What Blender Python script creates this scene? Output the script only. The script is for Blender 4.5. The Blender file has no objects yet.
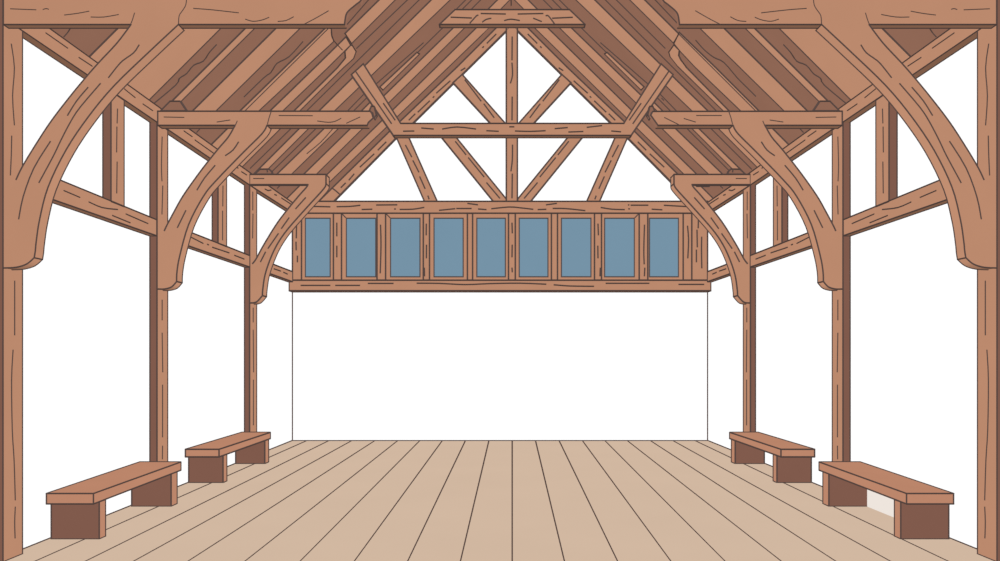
# Timber-framed hall: open oak frame, boarded roof, four benches, leaded window band in the gable.
import bpy, bmesh, math
from mathutils import Vector

C = bpy.context.scene.collection
FOC, VX, VY, EYE = 800.0, 500.0, 357.0, 1.65      # survey of the photograph: focal length in px, vanishing point, eye height
PI = math.pi

# ------------------------------------------------------------------ survey helpers (metres)
def P(px, py, s):                                  # point on the cross-plane whose scale is s px per metre
    return Vector(((px - VX) / s, FOC / s, EYE + (VY - py) / s))
def PX(px, py, X=-4.0):                            # point on the long wall plane x = X
    return P(px, py, (px - VX) / X)
S1, S2, S3 = 124.25, 85.75, 62.6                   # the three hammer-beam frames
SG, SU = 51.25, 48.8                               # window band front, upper gable frame
def ZL(y): return 7.00                             # roof height at mid-hall, left and right slope (the old roof rises a little)
def ZR(y): return 7.00 + max(0.0, 0.090 * (min(y, 12.78) - 9.33)) + max(0.0, 0.041 * (y - 12.78))
def solve(v, Z):
    s = v / 7.0
    for _ in range(14): s = v / Z(FOC / s)
    return s
def RL(px, py, off=0.0):                           # point on the left roof slope (45 degrees)
    s = solve(857 - (px + py), ZL)
    v = P(px, py, s); v.x += off * .707; v.z -= off * .707
    return v
def RR(px, py, off=0.0):                           # point on the right roof slope
    s = solve(px - py - 143, ZR)
    v = P(px, py, s); v.x -= off * .707; v.z -= off * .707
    return v

# ------------------------------------------------------------------ materials
def lin(c):
    c /= 255.0
    return c / 12.92 if c <= 0.04045 else ((c + 0.055) / 1.055) ** 2.4
GAIN = 1.25
def mat(name, rgb, vary=0.0, scale=3.0, stretch=(1, 1, 1), k=1.0):
    m = bpy.data.materials.new(name); m.use_nodes = True
    nt = m.node_tree; nt.nodes.clear()
    out = nt.nodes.new('ShaderNodeOutputMaterial'); d = nt.nodes.new('ShaderNodeBsdfDiffuse')
    nt.links.new(d.outputs[0], out.inputs[0])
    col = [min(0.97, lin(v) / GAIN * k) for v in rgb]
    if vary:
        tc = nt.nodes.new('ShaderNodeTexCoord'); mp = nt.nodes.new('ShaderNodeMapping')
        mp.inputs['Scale'].default_value = stretch
        n = nt.nodes.new('ShaderNodeTexNoise'); n.inputs['Scale'].default_value = scale; n.inputs['Detail'].default_value = 3
        r = nt.nodes.new('ShaderNodeValToRGB')
        r.color_ramp.elements[0].position = .3; r.color_ramp.elements[1].position = .7
        r.color_ramp.elements[0].color = [c * (1 - vary) for c in col] + [1]
        r.color_ramp.elements[1].color = [min(.97, c * (1 + vary)) for c in col] + [1]
        nt.links.new(tc.outputs['Object'], mp.inputs[0]); nt.links.new(mp.outputs[0], n.inputs['Vector'])
        nt.links.new(n.outputs['Fac'], r.inputs[0]); nt.links.new(r.outputs[0], d.inputs[0])
    else:
        d.inputs[0].default_value = col + [1]
    return m
M = dict(
    timber=mat('tan_timber', (187, 137, 109), .02, 1.5),
    shaded=mat('shaded_timber', (128, 90, 76), .02, 1.5),  # shade put into the colour: darker copy of the timber for front faces
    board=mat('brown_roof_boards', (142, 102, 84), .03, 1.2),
    bench=mat('bench_timber', (188, 134, 107), .02, 2),
    floor=mat('pale_floorboards', (212, 186, 163), .012, .8),
    plaster=mat('white_plaster', (255, 255, 255), k=1.04),
    cream=mat('cream_board', (238, 229, 221)),
    glass=mat('blue_glazing', (117, 147, 167), .01, 1),
    lead=mat('dark_glazing_bead', (74, 66, 66)),
    line=mat('dark_joint_line', (72, 58, 54)),
)
MI = {k: i for i, k in enumerate(M)}

# ------------------------------------------------------------------ mesh builder
def smooth(pts, n=4):                              # Catmull-Rom through surveyed points
    P_ = [pts[0]] + pts + [pts[-1]]; out = []
    for i in range(1, len(P_) - 2):
        a, b, c, d = P_[i - 1:i + 3]
        for k in range(n):
            t = k / n
            out.append(tuple(.5 * (2 * b[j] + (c[j] - a[j]) * t + (2 * a[j] - 5 * b[j] + 4 * c[j] - d[j]) * t * t + (3 * b[j] - a[j] - 3 * c[j] + d[j]) * t ** 3) for j in (0, 1)))
    return out + [pts[-1]]
class MB:
    def __init__(s, sx=1): s.v, s.f, s.m, s.sx = [], [], [], sx
    def face(s, pts, m):
        n = len(s.v); s.v += [(p[0] * s.sx, p[1], p[2]) for p in pts]
        s.f.append(tuple(range(n, n + len(pts)))); s.m.append(MI[m])
    def tube(s, a, b, w=.8, m='line'):            # scribed dark line: a slim square bead from a to b
        a, b = Vector(a), Vector(b); d = b - a
        if d.length < 1e-5: return
        d.normalize(); u = d.cross(Vector((0, 0, 1)))
        if u.length < .2: u = d.cross(Vector((0, 1, 0)))
        u.normalize(); v = d.cross(u)
        ra, rb = w / FOC * max(a.y, 3), w / FOC * max(b.y, 3)
        A = [a - d * ra * .5 + (u * i + v * j) * ra for i, j in ((1, 0), (0, 1), (-1, 0), (0, -1))]
        B = [b + d * rb * .5 + (u * i + v * j) * rb for i, j in ((1, 0), (0, 1), (-1, 0), (0, -1))]
        n = len(s.v); s.v += [(p.x * s.sx, p.y, p.z) for p in A + B]
        for q in ((0, 1, 5, 4), (1, 2, 6, 5), (2, 3, 7, 6), (3, 0, 4, 7), (3, 2, 1, 0), (4, 5, 6, 7)):
            s.f.append(tuple(n + k for k in q)); s.m.append(MI[m])
    def line(s, pts, w=.7, m='line'):
        for a, b in zip(pts, pts[1:]): s.tube(a, b, w, m)
    def loft(s, A, B, front='timber', side='timber', back='timber', sides={}, noink=(), nolink=(), ink=True, w=.8, noback=()):
        """solid between matching loops A (seen) and B; noink = edge numbers of the loops left unscribed"""
        n = len(A)
        s.face(A, front); s.face(list(reversed(B)), back)
        for i in range(n):
            j = (i + 1) % n
            s.face([A[j], A[i], B[i], B[j]], sides.get(i, side))
            if ink:
                if i not in noink:
                    s.tube(A[i], A[j], w)
                    if i not in noback: s.tube(B[i], B[j], w)
                if i not in nolink: s.tube(A[i], B[i], w)
    def plate(s, pxs, sc, t, **k):                 # slab standing in a cross-plane, outline surveyed in px
        A = [P(x, y, sc) for x, y in pxs]
        s.loft(A, [p + Vector((0, t, 0)) for p in A], **k)
    def box(s, x0, x1, y0, y1, z0, z1, **k):       # front loop faces the entrance (-y)
        A = [Vector(p) for p in ((x0, y0, z0), (x1, y0, z0), (x1, y0, z1), (x0, y0, z1))]
        s.loft(A, [p + Vector((0, y1 - y0, 0)) for p in A], **k)
    def strokes(s, lst, f, w=.7):
        for st in lst:
            if len(st) > 2: st = smooth(st, 3)
            s.line([f(x, y) for x, y in st], w)

def link(name, mb, parent=None, label=None, cat=None, group=None, kind=None):
    me = bpy.data.meshes.new(name)
    used = sorted(set(mb.m)); keys = list(M)
    for u in used: me.materials.append(M[keys[u]])
    me.from_pydata(mb.v, [], mb.f); me.update()
    for p, mi in zip(me.polygons, mb.m): p.material_index = used.index(mi)
    bm = bmesh.new(); bm.from_mesh(me)
    bmesh.ops.recalc_face_normals(bm, faces=bm.faces[:]); bm.to_mesh(me); bm.free()
    o = bpy.data.objects.new(name, me); C.objects.link(o)
    if parent:
        o.parent = parent; o.matrix_parent_inverse = parent.matrix_world.inverted()
    tag(o, label, cat, group, kind)
    return o
def tag(o, label=None, cat=None, group=None, kind=None):
    for k, v in (('label', label), ('category', cat), ('group', group), ('kind', kind)):
        if v: o[k] = v
def empty(name, loc, **k):
    o = bpy.data.objects.new(name, None); C.objects.link(o); o.location = loc
    o.matrix_world.translation = Vector(loc)
    tag(o, **k); return o

SIDES = ((1, 'left'), (-1, 'right'))               # left-hand members are surveyed; the right ones mirror them
WALLX, YB = 4.09, FOC / 50.85                      # plaster face of the long walls, of the end wall

# ------------------------------------------------------------------ floor
fl = MB()
fl.face([(-4.2, -1, 0), (4.2, -1, 0), (4.2, 16.6, 0), (-4.2, 16.6, 0)], 'floor')
fl.face([(-4.2, 16.6, -.12), (4.2, 16.6, -.12), (4.2, -1, -.12), (-4.2, -1, -.12)], 'floor')
fl.face([(-4.2, -1, -.12), (4.2, -1, -.12), (4.2, -1, 0), (-4.2, -1, 0)], 'floor')
seams = [(306.3, -2.255), (328.4, -2.02), (351.3, -1.81), (374.4, -1.55), (397.3, -1.2675), (419.4, -.993), (442, -.73),
         (465.2, -.479), (488.8, -.236), (512.2, 0), (535.6, .24), (559.3, .485), (582.7, .734), (605.3, .997), (627.7, 1.278),
         (650.8, 1.538), (673.4, 1.804), (695.5, 2.1)]
def FL(px, py): return P(px, py, (py - VY) / EYE)
for x0, sl in seams:
    ye = 590
    while abs(((x0 + sl * (ye - 441)) - 500) / ((ye - VY) / EYE)) > 4.09: ye -= 2
    ps = []
    for k in range(5):
        y = 441 + (ye - 441) * k / 4
        ps.append(FL(x0 + sl * (y - 441), y))
    fl.line(ps, .7)
link('floor', fl, kind='structure')

# ------------------------------------------------------------------ walls
for sx, side in SIDES:
    w = MB(sx)
    A = [Vector((-WALLX, -1, 0)), Vector((-WALLX, YB + .8, 0)), Vector((-WALLX, YB + .8, 4.45)), Vector((-WALLX, -1, 4.45))]
    w.loft(A, [p - Vector((.12, 0, 0)) for p in A], front='plaster', side='plaster', back='plaster', ink=False)
    for a, b in ((-.5, 5), (5, 7), (7, 9), (9, 11), (11, 13), (13, YB)): w.tube((-WALLX, a, .004), (-WALLX, b, .004), .8)
    link('wall_' + side, w, kind='structure')
w = MB()
zt = EYE + (357 - 206) / SG
w.box(-WALLX, WALLX, YB, YB + .75, 0, zt, front='plaster', side='plaster', back='plaster', ink=False)
w.tube((-WALLX, YB, 0), (WALLX, YB, 0), .9)
for x in (-WALLX, WALLX): w.tube((x * .9995, YB, 0), (x * .9995, YB, EYE + (357 - 288) / 50.85), .9)
link('wall_back', w, kind='structure')
w = MB(); yg = FOC / SU + .055
A = [Vector((-4.3, yg, 4.2)), Vector((4.3, yg, 4.2)), Vector((4.3, yg, EYE + 7.38 - 4.3 - .02)), Vector((.21, yg, EYE + 7.15)), Vector((-4.3, yg, EYE + 2.64))]
w.loft(A, [p + Vector((0, .1, 0)) for p in A], front='plaster', side='plaster', back='plaster', ink=False)
link('wall_gable', w, kind='structure')

# ------------------------------------------------------------------ boarded roof
w = MB(); YE = yg + .15
def ridge(y): return Vector(((ZR(y) - ZL(y)) / 2, y, EYE + ZL(y) + (ZR(y) - ZL(y)) / 2))
ys = [-1, 9.33, 12.78, 16.39, YE]
for a, b in zip(ys, ys[1:]):
    for dz in (0, .07):
        u = Vector((0, 0, dz))
        w.face([Vector((-4.35, a, EYE + ZL(a) - 4.35)) + u, Vector((-4.35, b, EYE + ZL(b) - 4.35)) + u, ridge(b) + u, ridge(a) + u], 'board')
        w.face([Vector((4.35, a, EYE + ZR(a) - 4.35)) + u, Vector((4.35, b, EYE + ZR(b) - 4.35)) + u, ridge(b) + u, ridge(a) + u], 'board')
    w.tube(ridge(a) - Vector((0, 0, .01)), ridge(b) - Vector((0, 0, .01)), .7)
SL = [[(371.4, -4), (347, 24)], [(411, -4), (356.4, 48)], [(422.5, -4), (383, 35), (306, 111), (300, 117)],
      [(467, -2), (455, 10)], [(473, -2), (461, 10)], [(482, -2), (470, 10)],
      [(423, 42.6), (376, 83.5)], [(443, 27), (417, 52.5)],
      [(346, 112), (363, 94.5)], [(352, 112), (368, 96)], [(342, 49.6), (334, 41), (331, 35), (330.6, 27)],
      [(201, 127), (196.5, 132)], [(70.5, 27), (67.5, 32), (63.5, 36.5)], [(292, 127), (250, 168)], [(317, 127), (272, 171)],
      [(281, 184), (277, 188)],
      [(216.2, 44.4), (209.6, 51.6), (203, 60.8), (193.6, 64.8), (186.4, 73.2), (179.2, 78), (175.6, 84.6), (152.8, 103.8)],
      [(302.6, 41.4), (288.8, 56.4), (276.8, 63), (270.8, 72), (263.6, 77.4), (243.8, 96.6)]]
yt = FOC / SU + .02                                # dark fillet closing the boards against the gable
for q in ([(512, 5.2), (516, 9), (316, 209), (308, 209)], [(512, 5.2), (508, 9), (708, 209), (716, 209)]):
    A = [P(x, y, FOC / yt) for x, y in q]
    w.loft(A, [p + Vector((0, .03, 0)) for p in A], front='board', side='board', back='board', ink=False)
w.strokes(SL, lambda x, y: RL(x, y, .004))
SR = [[(653, -3), (679, 24.5)], [(613, -4), (665.4, 48)], [(602, -4), (673, 67), (717, 111), (723, 117)],
      [(542, -2), (554, 10)], [(551, -2), (563, 10)], [(558, -2), (570, 10)],
      [(601, 42.6), (648, 83.5)], [(581, 27), (607, 52.5)],
      [(678, 112), (661, 94.5)], [(672, 112), (656, 96)], [(662, 98), (664, 100)],
      [(799, 127), (803.5, 132)], [(929.5, 27), (932.5, 32), (936.5, 36.5)], [(710, 127), (752, 169)], [(686, 127), (731, 172)],
      [(719, 184), (723, 188)], [(696, 40), (704, 49), (714, 57), (724, 62), (737, 77), (748, 88), (756, 96)],
      [(783.8, 44.4), (790.4, 51.6), (797, 60.8), (806.4, 64.8), (813.6, 73.2), (820.8, 78), (824.4, 84.6), (847.2, 103.8)]]
w.strokes(SR, lambda x, y: RR(x, y, .004))
link('ceiling', w, kind='structure')

# light rafters: (sum top a, sum top b, y top, sum bottom a, sum bottom b, y bottom or None for the eave)
def left_poly(a, b, yt, c, d, yb):
    def eave(sm):
        s = solve(857 - sm, ZL); px = 500 - 4.06 * s
        return (px, sm - px)
    q = [(a - yt, yt), (b - yt, yt)] if yt is not None else [(496, a - 496), (496, b - 496)]   # None: up to the ridge
    return q + ([(d - yb, yb), (c - yb, yb)] if yb else [eave(d), eave(c)])
def right_poly(a, b, yt, c, d, yb):
    def eave(D):
        s = solve(D - 143, ZR); px = 500 + (4.06 if s > 86 else 4.3) * s
        return (px, px - D)
    q = [(a + yt, yt), (b + yt, yt)] if yt is not None else [(504, 504 - a), (504, 504 - b)]
    return q + ([(d + yb, yb), (c + yb, yb)] if yb else [eave(d), eave(c)])
def rafter(pts, F, label, grp, lines=()):
    m = MB()
    m.loft([F(x, y, .009) for x, y in pts], [F(x, y, -.004) for x, y in pts], w=.8)
    m.strokes(lines, lambda x, y: F(x, y, .01))
    link('rafter', m, label=label, cat='rafter', group=grp)
GL, GR = 'rafters of the left roof slope', 'rafters of the right roof slope'
HK_L = [(349.8, 45), (344.4, 51), (345, 57.6), (337.3, 67), (292.5, 111.5), (286.5, 117), (292.5, 117), (298, 111.5), (343, 67), (353, 58), (355.5, 51), (351.5, 44.5)]
HK_R = [(674.4, 44.4), (669.4, 51.6), (670.8, 56.4), (678, 65.5), (725, 111.5), (731, 117), (736, 117), (730.5, 111.5), (686.6, 66.7), (681.6, 60), (679.2, 55.2), (679.8, 49.8)]
RAFT = [
 (GL, left_poly(145, 247.8, None, 145, 247.8, None), 'very broad tan rafter above the left wall plate, beside the nearest curved brace'),
 (GL, left_poly(274.5, 283.5, None, 272, 281, 118), 'slim tan rafter rising from the dark block on the middle left hammer beam'),
 (GL, left_poly(305, 330.5, None, 302.5, 325.5, 118), 'wide tan rafter between wavy-grained dark boards, over the middle left hammer beam'),
 (GL, [(325.5, 27), (330.6, 28), (331.2, 35), (333.2, 40.8), (304.8, 67), (257.5, 111), (251.5, 117), (232.5, 117), (239.5, 110.5)], 'tan left rafter with a split along its edge, starting behind the nearest beam tip'),
 (GL, [(345.4, 36.5), (350, 44.5), (327.4, 67), (281.5, 111), (275.5, 117), (263, 117), (269, 111), (314.4, 67)], 'tan left rafter below the kinked joint, just left of the hooked strip'),
 (GL, [(496, -116.5), (496, -102), (351, 43), (344.6, 33)], 'short tan left rafter above the kinked joint, near the top left of the roof'),
 (GL, HK_L, 'narrow left rafter strip with a hooked top beside the nearest beam tip'),
 (GL, left_poly(431, 450.8, None, 429, 444, 118), 'long wide tan left rafter crossing behind the top of the left slanting strut'),
 (GL, [(416.5, 52), (419, 53.5), (382.5, 89.5), (379.5, 86.5)], 'sliver of tan rafter between dark boards right of the left slanting strut'),
 (GL, [(354.5, 117), (371.5, 100), (380, 100), (363, 117)], 'tiny tan rafter end showing at the tip of the middle left hammer beam'),
 (GL, left_poly(480.5, 491.5, 18, 477, 489.5, 181), 'tan rafter second from the gable frame on the left roof slope'),
 (GL, left_poly(503.5, 516.4, 18, 500.5, 510.5, 186), 'tan rafter nearest the gable frame on the left roof slope'),
 (GL, left_poly(355, 408, 121, 355, 408, None), 'broad tan rafter behind the middle left curved brace'),
 (GL, left_poly(427, 436, 121, 427, 436, 173), 'slim tan rafter ending at the dark block on the far left hammer beam'),
 (GL, left_poly(452, 466, 121, 450, 464.5, 181), 'tan left rafter running down onto the middle of the far left hammer beam'),
 (GL, left_poly(484.5, 503, 183, 484.5, 503, None), 'short tan rafter in the corner under the far left hammer beam'),
 (GL, left_poly(496.5, 508.5, -6, 496.5, 509, 14), 'short tan rafter left of the ridge line, above the top collar'),
 (GR, right_poly(752.2, 855, None, 752.2, 855, None), 'very broad tan rafter above the right wall plate, beside the nearest curved brace'),
 (GR, right_poly(716.5, 725.5, None, 719, 728, 118), 'slim tan rafter rising from the dark block on the middle right hammer beam'),
 (GR, right_poly(669.5, 695, None, 674.5, 697.5, 118), 'wide tan rafter over the middle right hammer beam, beside its slim neighbour'),
 (GR, [(679.8, 32), (674.5, 43), (681, 51), (696, 67), (742, 111), (748, 117), (766, 117), (760, 111), (716, 67)], 'tan right rafter with a split along its edge, below the kinked joint'),
 (GR, [(504, -126), (504, -141), (679.4, 33.5), (674, 42.5)], 'short tan right rafter above the kinked joint, near the top right of the roof'),
 (GR, HK_R, 'narrow right rafter strip with a hooked top beside the nearest beam tip'),
 (GR, right_poly(574, 594, None, 582.5, 598, 118), 'long wide tan right rafter crossing behind the top of the right slanting strut'),
 (GR, [(607.5, 52), (605, 53.5), (641.5, 89.5), (644.5, 86.5)], 'sliver of tan rafter between dark boards left of the right slanting strut'),
 (GR, [(669.5, 117), (652.5, 100), (644, 100), (661, 117)], 'tiny tan rafter end showing at the tip of the middle right hammer beam'),
 (GR, right_poly(532.5, 544, 18, 535.5, 549.5, 181), 'tan rafter second from the gable frame on the right roof slope'),
 (GR, right_poly(507.6, 520.5, 18, 511, 523.5, 186), 'tan rafter nearest the gable frame on the right roof slope'),
 (GR, right_poly(591, 645, 121, 591, 645, None), 'broad tan rafter behind the middle right curved brace'),
 (GR, right_poly(564.5, 571, 121, 564.5, 572, 173), 'slim tan rafter ending at the dark block on the far right hammer beam'),
 (GR, right_poly(497, 515.5, 183, 497, 515.5, None), 'short tan rafter in the corner under the far right hammer beam'),
 (GR, right_poly(515.6, 529, -6, 515.6, 529, 14), 'short tan rafter right of the ridge line, above the top collar'),
]
XL = {3: [[(328, 27.5), (243.5, 111), (237, 117)]], 14: [[(332.8, 127.5), (320.8, 141), (306.4, 153)]]}
XR = {3: [[(679.5, 33.5), (757, 111), (763, 117)]]}
cl = cr = 0
for g, pts, lab in RAFT:
    if g == GL: rafter(pts, RL, lab, g, XL.get(cl, ())); cl += 1
    else: rafter(pts, RR, lab, g, XR.get(cr, ())); cr += 1

# ------------------------------------------------------------------ long-wall timbers (x = -4 face, 9 cm deep into the wall)
T9 = .086
PT, PB = EYE + 2.915, EYE + 2.732                  # wall plate top / bottom
def wallbar(mb, pts, sides={}, w=.8, noink=(), nolink=()):   # pts (y, z) loop on the inner face; edge 0 faces the entrance
    A = [Vector((-4.0, y, z)) for y, z in pts]
    mb.loft(A, [p - Vector((T9 - .002, 0, 0)) for p in A], sides=sides, w=w, noink=noink, nolink=nolink)
def upright(mb, y0, y1, z0, z1):
    wallbar(mb, [(y0, z1), (y0, z0), (y1, z0), (y1, z1)], sides={0: 'shaded'}, nolink=(0, 3))  # front face painted in the shade tone
FN = {1: 'nearest', 2: 'middle', 3: 'far'}
posts = {1: (FOC / S1, 6.70, [[(11.2, 44), (14.3, 68), (12.5, 96), (14.3, 125)], [(11.6, 136), (11.2, 155), (10.3, 175)], [(14.6, 281), (14.6, 335)],
                              [(13, 350), (11.5, 380), (12.2, 430), (14, 460), (15.2, 500)], [(15.2, 507), (14.6, 522), (15, 538)]]),
         2: (FOC / S2, 9.625, [[(162, 137), (161.3, 165), (161.8, 181)], [(162.6, 186), (161.8, 214)], [(162, 300), (162, 320)], [(162, 333), (162.6, 372)], [(162.4, 385), (162.4, 437)], [(162.4, 446), (162.2, 459)]]),
         3: (FOC / S3, 13.14, [[(252.6, 192), (252.6, 210)], [(252.8, 214), (252.4, 238)], [(253, 308), (253, 322)], [(253, 330), (253.4, 372)], [(253.2, 380), (253.2, 425)]])}
for sx, side in SIDES:
    for k, (y0, y1, st) in posts.items():
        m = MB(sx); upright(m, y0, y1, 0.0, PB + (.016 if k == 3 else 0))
        m.strokes(st, lambda x, y: PX(x, y, -3.998))
        link('wall_post', m, label='%s tan post on the %s side of the hall, dark on its front edge' % (FN[k], side), cat='post', group='posts along the side walls')
    for k, (y0, y1, zb, st) in {1: (8.226, 8.51, EYE + 1.60, [[(117.4, 109), (117, 123)], [(116.8, 127), (116.5, 152)], [(117, 162), (116.6, 193)]]),
                                2: (FOC / 70.5, FOC / 68.4, EYE + 1.615, [[(222.8, 186), (222.6, 206)], [(222.4, 211), (222.4, 240)]])}.items():
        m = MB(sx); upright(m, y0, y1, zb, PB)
        m.strokes(st, lambda x, y: PX(x, y, -3.998))
        link('wall_stud', m, label='short stud between rail and wall plate on the %s, behind the %s curved brace' % (side, FN[k]), cat='stud', group='short studs above the rails')
    m = MB(sx)                                     # wall plate, one long timber
    wallbar(m, [(FOC / S1, PT), (FOC / S1, PB), (12.78, EYE + 2.748), (16.3, EYE + 2.80), (16.3, EYE + 2.985), (12.78, EYE + 2.95)], sides={0: 'shaded'}, nolink=(1, 2, 5))  # front end of the plate has its shade painted on
    m.strokes([[(46, 33), (67.5, 48)], [(79, 57.5), (92, 66)], [(124.5, 89), (135, 97.5)], [(143, 104), (152.5, 110.5)],
               [(184, 131), (192, 136.5)], [(195, 140), (214, 153.5)], [(233.5, 165.5), (238, 168)], [(241.5, 171.7), (246.5, 174.8)],
               [(265, 189), (268, 190.5), (271, 190)], [(274.5, 194.5), (276.5, 195.2)], [(281.5, 198), (291.5, 204.5)]], lambda x, y: PX(x, y, -3.997))
    link('wall_plate', m, label='long tan wall plate running back along the top of the %s wall' % side, cat='beam', group='wall plates')
    rails = {1: ((6.70, 1.612, 1.408), (9.315, 1.60, 1.413), [[(64, 190.6), (79.7, 197.3)], [(89, 202), (102, 207.5), (117.5, 209.5)], [(112.5, 215.5), (130, 222.7)], [(126, 214), (147.8, 223.5)]]),
             2: ((9.625, 1.61, 1.425), (FOC / S3, 1.622, 1.438), [[(190.7, 237), (203, 243.3)], [(207.3, 244.3), (208.6, 244.8)], [(212.5, 247.3), (229, 252.8)], [(234.5, 255.3), (244, 259)]]),
             3: ((13.14, 1.63, 1.448), (15.41, 1.645, 1.452), [[(274, 268.8), (280.5, 271)], [(283.5, 272.3), (287.3, 274)]])}
    for k, (a, b, st) in rails.items():
        m = MB(sx)
        wallbar(m, [(a[0], EYE + a[1]), (a[0], EYE + a[2]), (b[0], EYE + b[2]), (b[0], EYE + b[1])])
        m.strokes(st, lambda x, y: PX(x, y, -3.997))
        where = {1: 'between the nearest and middle posts', 2: 'between the middle and far posts', 3: 'from the far post to the end wall'}[k]
        link('wall_rail', m, label='horizontal tan rail on the %s wall %s' % (side, where), cat='rail', group='mid-height rails')

# ------------------------------------------------------------------ hammer beams and curved braces
def arm(k, side, sx):
    d = 0 if sx == 1 else -24                      # the right-hand tips reach a little less far
    m = MB(sx)
    if k == 1:
        tip = [(x + d, y) for x, y in smooth([(344.5, 24.5), (345, 20.4), (346.2, 14.4), (349.2, 10.2), (356.4, 4.2), (361, 0), (362, -9)], 3)]
        pts = [(3.3, 24.5), (131, 24.5), (178.4, 24.5)] + tip + [(3.3, -9)]
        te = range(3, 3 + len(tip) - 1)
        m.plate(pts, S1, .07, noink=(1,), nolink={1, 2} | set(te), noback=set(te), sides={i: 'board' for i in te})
        q = lambda x, y: P(x, y, S1 * 1.0003)
        st = [[(10.5, 8.8), (36, 9.8)], [(43, 9.5), (46, 8.6), (48.5, 9.2)], [(64.5, 15), (77, 13.4), (89, 11.2)], [(91, 17), (104, 17), (118.5, 14.5)],
              [(178.5, 24), (179.2, 15.6), (182.8, 10.2), (185.8, 4.8), (186.6, -2)], [(134.5, 13), (132, 21), (128.8, 28)],
              [(193.6, 8.4), (212, 9.8), (238.5, 12.8)]]
        st += [[(x + d, y) for x, y in s] for s in ([(245.5, 19.2), (253, 21.3), (262, 20), (269, 17.3)], [(278, 21.4), (286, 20.5), (293.5, 16.8)], [(304.5, 24), (316, 18), (328.5, 10.8)])]
    elif k == 2:
        pts = [(157.7, 125.3), (235, 125.3), (267, 125.3), (367.2 + d, 125.3), (368.4 + d, 122.4), (373.2 + d, 118), (372 + d, 113.6), (370.2 + d, 111.2), (157.7, 111.2)]
        if sx == -1: pts[3:8] = [(342, 125.3), (349.3, 115), (347.2, 111.4)]
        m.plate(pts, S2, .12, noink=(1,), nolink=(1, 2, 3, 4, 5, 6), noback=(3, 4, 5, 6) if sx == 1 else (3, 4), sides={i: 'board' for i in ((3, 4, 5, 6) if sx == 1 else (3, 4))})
        q = lambda x, y: P(x, y, S2 * 1.0003)
        st = [[(164, 117), (184, 117.4)], [(217, 122), (230, 120)], [(267.5, 124), (269, 118), (271.2, 111.5)], [(237.2, 121), (234.6, 127)]]
        st += ([[(279, 115.5), (312.5, 115.7)], [(317.5, 121), (328, 122.3), (335, 121.3), (341, 118.3)], [(346.5, 123.2), (360, 117)]] if sx == 1 else
               [[(278.5, 115.5), (303.5, 115.5)], [(304.5, 122), (316, 118.5)], [(321.5, 124.5), (335.5, 117.5)]])
    else:
        pts = [(249.4, 184.6), (308, 184.6), (312, 184.6), (312, 174.4), (249.4, 174.4)]
        m.plate(pts, S3, .05, noink=(1, 2), nolink=(1, 2, 3))
        q = lambda x, y: P(x, y, S3 * 1.0003)
        st = [[(253.5, 178.5), (264, 178.5)]]
    m.strokes(st, q, .5)
    root = link('hammer_beam', m, label='%s hammer beam reaching in from the %s wall plate' % (FN[k], side), cat='beam', group='hammer beams')
    if k == 2:
        b = MB(sx); b.plate([(160.5, 110.8), (170, 101.2), (180, 101.2), (186.5, 110.8)], 84.9, .05, front='board', side='board', back='board')
        link('packing_block', b, root, label='dark brown block on top of the beam')
        b = MB(sx); b.plate([(x + d - (0 if sx == 1 else 0), y) for x, y in [(369.3, 110.8), (371.3, 106.2), (374.2, 106.4), (375.3, 111), (376.3, 114.8), (374, 118.5), (372.6, 113)]], 85.0, .06, front='board', side='board', back='board')
        link('end_block', b, root, label='dark brown block at the beam tip')
    if k == 3:
        b = MB(sx); b.plate([(254.5, 174.2), (260, 169.2), (269, 169), (271.4, 171.3), (272.4, 174.2)], 62.2, .05, front='board', side='board', back='board')
        b.strokes([[(267, 169.3), (267.4, 172)]], lambda x, y: P(x, y, 62.21))
        link('packing_block', b, root, label='dark brown block on top of the beam')
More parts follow.
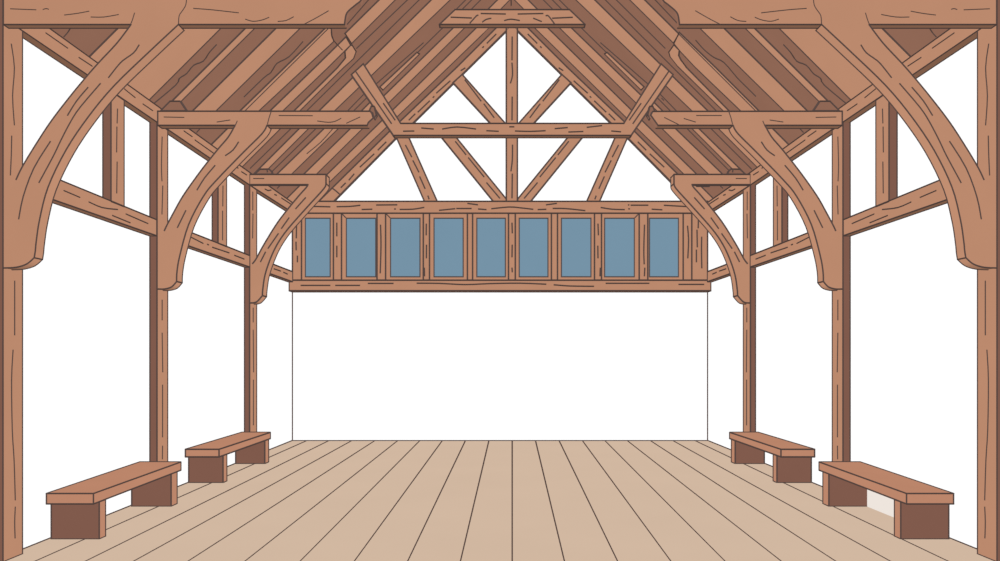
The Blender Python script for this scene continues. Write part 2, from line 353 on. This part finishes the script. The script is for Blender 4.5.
def brace(k, side, sx):
    if k == 1:
        outer = [(16, 179.7), (22.3, 166.7), (35.1, 145.5), (51.2, 121), (69.6, 97), (86.5, 76.5), (99, 62.3), (117, 43), (131, 24.5)]
        inner = [(178.4, 24.5), (150, 51), (114.2, 85.6), (88.3, 116.8), (66, 150), (48.1, 187), (39.6, 219.5), (36.2, 241.7), (35.3, 251), (34.2, 257.7)]
        foot = [(34.2, 257.7), (26.7, 264), (16, 267.3), (3.4, 268)]; top = []
        S, t, corner = S1, .115, (3.4, 205)
        st = [[(139, 45), (133.6, 52.8), (122.8, 60.6), (116.8, 67), (108.5, 77.6)], [(88, 87.4), (76.7, 100.8), (67.5, 115.4)],
              [(100.4, 83.5), (80.3, 107), (71, 121), (61, 140), (53.5, 155.7), (38.9, 182.7)], [(50.4, 141.4), (33.9, 168), (23.2, 196.6), (18.7, 219)]]
    elif k == 2:
        outer = [(164.3, 230.7), (167.3, 224.4), (173.5, 212.8), (183.3, 195.5), (200.7, 171), (217.6, 149.6), (228.3, 137), (235, 125.3)]
        inner = [(267, 125.3), (262.2, 133.5), (243.5, 152.2), (216.7, 179.9), (203.6, 196), (188.7, 224.4), (179.8, 255.6), (177, 271.6), (176.6, 281.5)]
        foot = [(176.6, 281.5), (171.7, 286.8), (164.6, 289), (157.4, 289)]; top = []
        S, t, corner = S2, .16, (157.4, 243)
        st = [[(238.5, 142), (233, 150), (225.5, 155.5)], [(215, 165.5), (204.5, 178), (197, 190)], [(185.8, 210.5), (177.4, 227.6)]]
    else:
        outer = [(252.5, 263.6), (256, 259), (263.2, 245.8), (275.7, 225.3), (286.3, 211), (298.8, 195.8), (306, 187.8), (308, 184.6)]
        top = [(312, 184.6), (312, 174.4)]
        inner = [(326, 174.4), (326, 183.4), (323.8, 188.7), (307.7, 206.5), (288, 228.8), (277.4, 244), (270.3, 259), (265, 275), (262.8, 289.2), (262.4, 295.6)]
        foot = [(262.4, 295.6), (256.4, 302), (249.6, 303)]
        S, t, corner = S3, .22, (249.6, 268)
        st = [[(308.1, 183), (311, 180)], [(305.6, 197.6), (295.6, 208.8)], [(289, 217.8), (281.4, 228.5)], [(278.3, 233.6), (268, 248.4)], [(265.5, 252), (260.5, 261.8)]]
        st = st[1:]
    o = smooth(outer); i = (inner[:2] + smooth(inner[1:])[1:]) if k == 3 else smooth(inner); f = smooth(foot)[1:]
    pts = o + top + i + f + [corner]
    n = len(pts); no, ni = len(o), len(i)
    noink = {n - 1, n - 2, no - 1}                # joint with the post and with the beam
    if k == 3: noink |= {no}
    m = MB(sx)
    sm = set(range(n)) - {no + len(top) + ni - 1, no + len(top)}   # rounded edges carry no cross line
    if k == 3: sm -= {no + 1, no + 2, no + 3}
    # the hidden back arris over the post is not scribed
    A = [P(x, y, S) for x, y in pts]; B = [p + Vector((0, t, 0)) for p in A]
    m.loft(A, B, noink=noink, nolink=sm)
    m.strokes(st, lambda x, y: P(x, y, S * 1.0003), .72)
    link('curved_brace', m, label='%s curved brace sweeping from %s post up to its hammer beam' % (FN[k], side), cat='brace', group='curved braces')
for sx, side in SIDES:
    for k in (1, 2, 3): arm(k, side, sx); brace(k, side, sx)

# ------------------------------------------------------------------ collar frame (third frame) and top collar
m = MB(); m.plate([(393.4, 135.4), (400.7, 123.4), (624, 123.4), (631.4, 135.4)], S3, .13, noink=(0, 2))
m.strokes([[(421.6, 128), (433.4, 129)], [(442.5, 129), (457, 127), (475.8, 129)], [(403.4, 131.2), (414, 131)], [(486.7, 130.7), (498.4, 131.3)],
           [(509.6, 126.8), (514, 126.8)], [(515.3, 131), (530, 131.4), (545.3, 130.7)], [(555, 128.6), (567.4, 127.6)], [(568.7, 132), (583, 131.5)],
           [(587, 127.3), (601.7, 125.6)], [(611.6, 131), (620.7, 131.8)]], lambda x, y: P(x, y, S3 * 1.0003), .72)
link('collar_beam', m, label='long horizontal collar beam crossing in front of the gable between slanting struts', cat='beam')
for c, side in ((0, 'left'), (1, 'right')):
    X = (lambda x: x) if c == 0 else (lambda x: 1024.4 - x)
    m = MB(); m.plate([(X(x), y) for x, y in [(393.4, 135.4), (351.3, 74.6), (363.3, 63.8), (400.7, 123.4)]], S3, .1, noink=(3,))
    m.strokes([[(X(x), y) for x, y in s] for s in ([(355.7, 71.5), (391.4, 123.5)], [(383.5, 103.5), (395, 120)])], lambda x, y: P(x, y, S3 * 1.0003), .72)
    link('slanting_strut', m, label='tan strut slanting from the %s end of the collar beam up to the roof' % side, cat='strut', group='collar struts')
SC = 57.7
m = MB(); m.plate([(439.4, 24.4), (455, 9.6), (569.6, 9.6), (585, 24.4)], SC, .13)
m.strokes([[(451, 17.2), (471.5, 18)], [(481, 13.5), (505.5, 14)], [(518, 14), (543, 13.5)], [(470, 23), (476.5, 15.8), (478, 15.5)], [(482.5, 22), (486, 19.5), (491, 18.3)],
           [(504.5, 20.5), (511, 19.2), (519.5, 20.5)], [(533.5, 18.3), (541.5, 21.5)], [(546, 15.8), (548.5, 16), (554.5, 23.8)], [(552.5, 18.2), (572.5, 17.3)]],
          lambda x, y: P(x, y, SC * 1.0003), .72)
link('top_collar', m, label='short top collar with tapered ends just below the ridge', cat='beam')

# ------------------------------------------------------------------ gable frame
def gp(name, pts, st, label, cat, t=.11, group=None, noink=(), dy=0):
    m = MB(); s = FOC / (FOC / SU - dy)
    m.plate(pts, s, .05 - dy, noink=noink)
    m.strokes(st, lambda x, y: P(x, y, s * 1.0003), .72)
    return link(name, m, label=label, cat=cat, group=group)
def mir(l, c=1024): return [(c - x, y) for x, y in l]
ztop = 204
gp('king_post', [(506.3, ztop), (506.3, 22), (517.4, 22), (517.4, ztop)],
   [[(512.2, 37), (512, 60)], [(512, 63), (512.5, 75), (510.5, 83)], [(512.2, 97), (512, 120)], [(512.5, 145), (512.3, 160), (511, 171)], [(512.3, 174), (512, 198)]],
   'tall king post standing on the window head beam at the middle of the gable', 'post', dy=.012)
gp('gable_collar', [(400, 133.5), (408, 126), (616, 126), (624, 133.5)], [], 'gable collar set back behind the front collar beam', 'beam', .08, dy=-.02)
rst = [[(496, 34.2), (487, 43.2)], [(483.6, 46.6), (482.6, 47.6)], [(465, 68), (461, 70.5)], [(450, 81), (436.5, 93)], [(434, 96.5), (433, 97.5)], [(429.5, 101), (418, 112)],
       [(415, 114), (409, 120)], [(386, 142), (378, 150)], [(374, 154), (360, 167)], [(354, 174), (349, 180)], [(345.5, 183), (341, 187.5)], [(332, 188), (336, 191), (340.5, 195)]]
raf = [(331, ztop), (316, ztop), (318, 202), (389, 131.8), (457, 67), (500, 24), (513, 24), (469.6, 67), (413, 123), (395, 139)]
for c, side in ((0, 'left'), (1, 'right')):
    f = (lambda l: l) if c == 0 else mir
    g = 'diagonal braces of the gable frame'
    gp('gable_rafter', f(raf), [f(s) for s in rst[:len(rst) - 3 * c]], '%s-hand gable rafter climbing from the window head beam to the peak' % side, 'rafter', .1, 'gable rafters')
    gp('diagonal_brace', f([(490.6, 127), (490.6, 123.5), (453.0, 82.6), (462.2, 74.4), (505.2, 123.2), (505.2, 127)]), [f([(465, 80), (481, 101)]), f([(484, 104), (494, 117.5)])], 'upper diagonal brace %s of the king post, above the collar beam' % side, 'brace', .1, g, dy=.005)
    gp('diagonal_brace', f([(495.5, ztop), (436, 130.5), (450.6, 130.5), (506.3, 199), (506.3, ztop)]), [f([(455.5, 141.6), (465.9, 154.6)]), f([(468.5, 157.8), (484, 176.8)]), f([(486.7, 182.8), (499.7, 198.2)])],
       'lower diagonal brace %s of the king post, below the collar beam' % side, 'brace', .1, g, dy=.005)
    gp('queen_strut', f([(425.6, ztop), (393.6, 131), (406, 131), (438.4, ztop)]), [f([(405.6, 145.3), (411.6, 156.8)]), f([(413, 160.7), (418.8, 172)]), f([(419.8, 176.8), (425, 188.5)]), f([(428, 196), (429, 199)])],
       'leaning strut under the %s end of the collar beam, down to the window head' % side, 'strut', .1, 'leaning gable struts', dy=.005)

# ------------------------------------------------------------------ window band
def wb(name, pts, st, label, cat, front, group=None):   # timber of the window band, front = distance proud of the plaster
    s = FOC / (YB - front); m = MB()
    m.plate(pts, s, front - .002)
    m.strokes(st, lambda x, y: P(x, y, s * 1.0003), .72)
    return link(name, m, label=label, cat=cat, group=group)
wb('head_beam', [(292.4, 213.2), (292.4, 201.3), (707.6, 201.3), (707.6, 213.2)],
   [[(312, 206.4), (330, 206.8)], [(337, 206.7), (350, 206.4), (360, 205.3)], [(362, 209.5), (372, 209.2)], [(376.5, 205), (397, 204.8)], [(394.5, 209), (395.5, 209)],
    [(400, 209.4), (413, 209.2), (424, 207.4)], [(439.4, 210.3), (455, 208.7)], [(456.6, 208.5), (471.3, 208.5)], [(467.7, 203.4), (477.7, 204.8)], [(478.4, 209), (486.2, 209.6)],
    [(491.6, 208.7), (509.4, 207), (522, 208), (533, 209.3)], [(538, 209.6), (546, 209.3)], [(546.3, 204.8), (556.6, 203.4)], [(553, 208.4), (566, 208.6), (585, 210.6)],
    [(601, 207.5), (612, 209.2), (624.4, 209.6)], [(628.3, 204.8), (629, 205)], [(631, 205.2), (648, 205.2)], [(628.6, 208.8), (629.6, 208.9)], [(652, 209.2), (662, 209.8)], [(664.2, 205.3), (687.3, 206.6)]],
   'long head beam across the end wall, above the row of windows', 'beam', .14)
wb('sill_beam', [(288.9, 290.7), (288.9, 280.2), (711.1, 280.2), (711.1, 290.7)],
   [[(301, 285.4), (330, 285.4)], [(335.6, 285.4), (359.7, 285.4)], [(368.2, 283.4), (393.2, 283.4)], [(417, 283.2), (440, 283.4), (465, 284.6), (490, 283.6), (520, 283.2), (546, 284.2)],
    [(554, 284.8), (570, 286), (593.7, 286.3)], [(606, 283.3), (649, 283.3)], [(678.8, 284.4), (703.8, 284.4)]],
   'long sill beam across the end wall, below the row of windows', 'beam', .25)
OT, OB = 213.3, 280.1
posts_w = [(292.4, 301.5, [[(296.5, 225), (296.3, 238)], [(296, 242), (296.2, 250)], [(297.4, 256), (297.4, 262)]], 'left end post of the window band'),
           (333.4, 341.5, [[(336.8, 223), (336.8, 236)], [(336.8, 246), (336.8, 257)]], 'post between the first and second windows from the left'),
           (377, 385.6, [[(380.5, 225), (381, 245), (380.2, 273)]], 'post between the second and third windows from the left'),
           (423.3, 429.5, [[(426.3, 224), (426.2, 235)], [(426.5, 245), (426.4, 258)], [(424.3, 268), (424.5, 276)]], 'post between the third and fourth windows from the left'),
           (467.4, 472.6, [], 'plain narrow post between the fourth window and the centre window'),
           (508.5, 515.3, [[(512, 223), (512.3, 233)], [(512.2, 245), (512, 257)], [(512, 268), (512.3, 272)]], 'post just right of the centre window'),
           (551.4, 557.5, [], 'plain post between the sixth and seventh windows from the left'),
           (594.5, 601.5, [[(598, 224), (598.4, 235)], [(597.8, 246), (598, 258)], [(600.3, 268), (600, 276)]], 'post between the seventh and eighth windows from the left'),
           (639.2, 647.8, [[(644.5, 225), (643.8, 250), (644.2, 264)], [(644.8, 268), (644.4, 276)]], 'post between the eighth window and the rightmost window'),
           (683.2, 691.8, [[(687.5, 226), (688.6, 240), (687.8, 258)]], 'post just right of the rightmost window'),
           (691.8, 707.6, [[(698.5, 216), (698.2, 228)], [(697, 230), (697.3, 247)], [(696.4, 250), (696.4, 262)], [(701.7, 237), (701.5, 250), (701.8, 268)]], 'wide board closing the right end of the window band')]
for a, b, st, lab in posts_w:
    wb('window_post', [(a, OB), (a, OT), (b, OT), (b, OB)], st, lab, 'post', .10, 'posts of the window band')
wins = [(301.5, 333.4, 304.7, 330.8), (341.5, 377, 345.7, 376.4), (385.6, 423.3, 389.9, 420.6), (429.5, 467.4, 433.4, 463.8), (472.6, 508.5, 476.2, 506),
        (515.3, 551.4, 518.6, 548.6), (557.5, 594.5, 560.8, 591.6), (601.5, 639.2, 604, 635), (647.8, 683.2, 648.9, 679.1)]
names = ['leftmost', 'second from left', 'third from left', 'fourth from left', 'centre', 'sixth from left', 'seventh from left', 'second from right', 'rightmost']
WT, WBm = 217.6, 277.4
for i, (a, b, c, d) in enumerate(wins):
    m = MB(); s = FOC / (YB - .085); t = .083
    o = [(a, OB), (a, OT), (b, OT), (b, OB)]; n = [(c, WBm), (c, WT), (d, WT), (d, WBm)]
    A = [P(x, y, s) for x, y in o]; B = [P(x, y, s) for x, y in n]; dv = Vector((0, t, 0))
    for k in range(4):
        j = (k + 1) % 4
        m.face([A[k], A[j], B[j], B[k]], 'timber'); m.face([A[k] + dv, B[k] + dv, B[j] + dv, A[j] + dv], 'timber')
        m.face([A[k], A[k] + dv, A[j] + dv, A[j]], 'timber'); m.face([B[k], B[j], B[j] + dv, B[k] + dv], 'timber')
        m.tube(A[k], A[j], .65)
    if i == 1 or i == 2: m.tube(A[1], B[1], .6)
    if i == 7: m.tube(A[2], B[2], .6)
    wo = link('window_%d' % (i + 1), m, kind='structure', label='%s window of the row in the end wall, blue pane in tan frame' % names[i])
    g = MB(); sg = FOC / (YB - .045)
    g.plate([(c - .3, WBm + .3), (c - .3, WT - .3), (d + .3, WT - .3), (d + .3, WBm + .3)], sg, .03, front='glass', side='glass', back='glass', ink=False)
    link('window_pane', g, wo, label='grey-blue window pane')
    g = MB(); sg = FOC / (YB - .062)
    q = [P(x, y, sg) for x, y in ((c + .4, WBm - .4), (c + .4, WT + .4), (d - .4, WT + .4), (d - .4, WBm - .4))]
    for k in range(4): g.tube(q[k], q[(k + 1) % 4], .85, 'lead')
    link('glazing_bead', g, wo, label='dark bead around the pane')

# ------------------------------------------------------------------ benches
def bench(sx, side, k):
    if k == 1: sf, sb, zf, zb, xo, legs, th = 112.0, 88.3, 136.5 / 112, 105 / 88.3, 4.05, ((110.4, 108.7), (90.6, 89.0)), .093
    else: sf, sb, zf, zb, xo, legs, th = 77.4, 63.3, 92.3 / 77.4, 75.4 / 63.3, 4.065, ((76.3, 75.3), (64.8, 63.8)), .098
    xi = 3.63; y0, y1 = FOC / sf, FOC / sb
    which = {1: 'nearer', 2: 'farther'}[k]
    root = empty('bench', (-sx * 3.85, (y0 + y1) / 2, 0), label='%s low tan bench on two dark-fronted block legs, against the %s wall' % (which, side), cat='bench', group='benches along the walls')
    m = MB(sx); c = .02                            # seat slab with eased end corners
    F = [Vector((-xo, y0, EYE - zf - th)), Vector((-xi, y0, EYE - zf - th)), Vector((-xi, y0, EYE - zf)), Vector((-xo, y0, EYE - zf))]
    xb = xi - (.015 if k == 1 else 0)
    B = [Vector((-4.08, y1, EYE - zb - th)), Vector((-xb, y1, EYE - zb - th)), Vector((-xb, y1, EYE - zb)), Vector((-4.08, y1, EYE - zb))]
    m.loft(F, B, 'bench', 'bench', 'bench')
    link('seat', m, root)
    for a, b in legs:
        ya, yb = FOC / a, FOC / b; t = (ya - y0) / (y1 - y0)
        zt = EYE - (zf + (zb - zf) * t) - th - .001
        m = MB(sx); m.box(-xo - .015, -xi, ya, yb, 0.0, zt, front='shaded', side='bench', back='shaded', sides={3: 'bench'})  # leg front and back carry painted shade
        link('leg', m, root, label='block leg with a dark front face and tan side')
    if side == 'right' and k == 1:
        ya, yb = FOC / legs[0][1] + .005, FOC / legs[1][0] - .005
        m = MB(sx); A = [Vector((-4.05, ya, 0)), Vector((-4.05, yb, 0)), Vector((-4.05, yb, EYE - zb - th - .03)), Vector((-4.05, ya, EYE - zf - th - .01))]
        m.loft(A, [p - Vector((.02, 0, 0)) for p in A], front='cream', side='cream', back='cream', ink=False)
        link('back_panel', m, root, label='pale cream board between the legs')
for sx, side in SIDES:
    bench(sx, side, 1); bench(sx, side, 2)

# ------------------------------------------------------------------ light: added shadowless fill suns from front, sides and above, weaker below for floor bounce
def sun(name, d, e):
    l = bpy.data.lights.new(name, 'SUN'); l.energy = e * GAIN * PI; l.angle = 0.0; l.use_shadow = False
    o = bpy.data.objects.new(name, l); C.objects.link(o)
    o.rotation_euler = Vector(d).to_track_quat('-Z', 'Y').to_euler(); o.location = (0, 3, 3)
sun('fill_front', (0, 1, 0), 1.0)
sun('fill_right', (-1, 0, 0), 1.0)
sun('fill_left', (1, 0, 0), 1.0)
sun('fill_above', (0, 0, -1), .97)
sun('fill_below', (0, 0, 1), .42)
wd = bpy.data.worlds.new('World'); bpy.context.scene.world = wd; wd.use_nodes = True
wd.node_tree.nodes['Background'].inputs[0].default_value = (1, 1, 1, 1)
wd.node_tree.nodes['Background'].inputs[1].default_value = 0.0
sc = bpy.context.scene
sc.cycles.diffuse_bounces = 0
vs = sc.view_settings
sc.display_settings.display_device = 'sRGB'
vs.view_transform = 'Standard'; vs.look = 'None'; vs.exposure = 0; vs.gamma = 1; vs.use_curve_mapping = False

# ------------------------------------------------------------------ camera
cd = bpy.data.cameras.new('camera'); cam = bpy.data.objects.new('camera', cd); C.objects.link(cam)
cam.location = (0, 0, EYE); cam.rotation_euler = (PI / 2, 0, 0)
cd.sensor_width = 36; cd.lens = 28.8; cd.shift_y = (VY - 280.5) / 1000; cd.clip_end = 200
sc.camera = cam
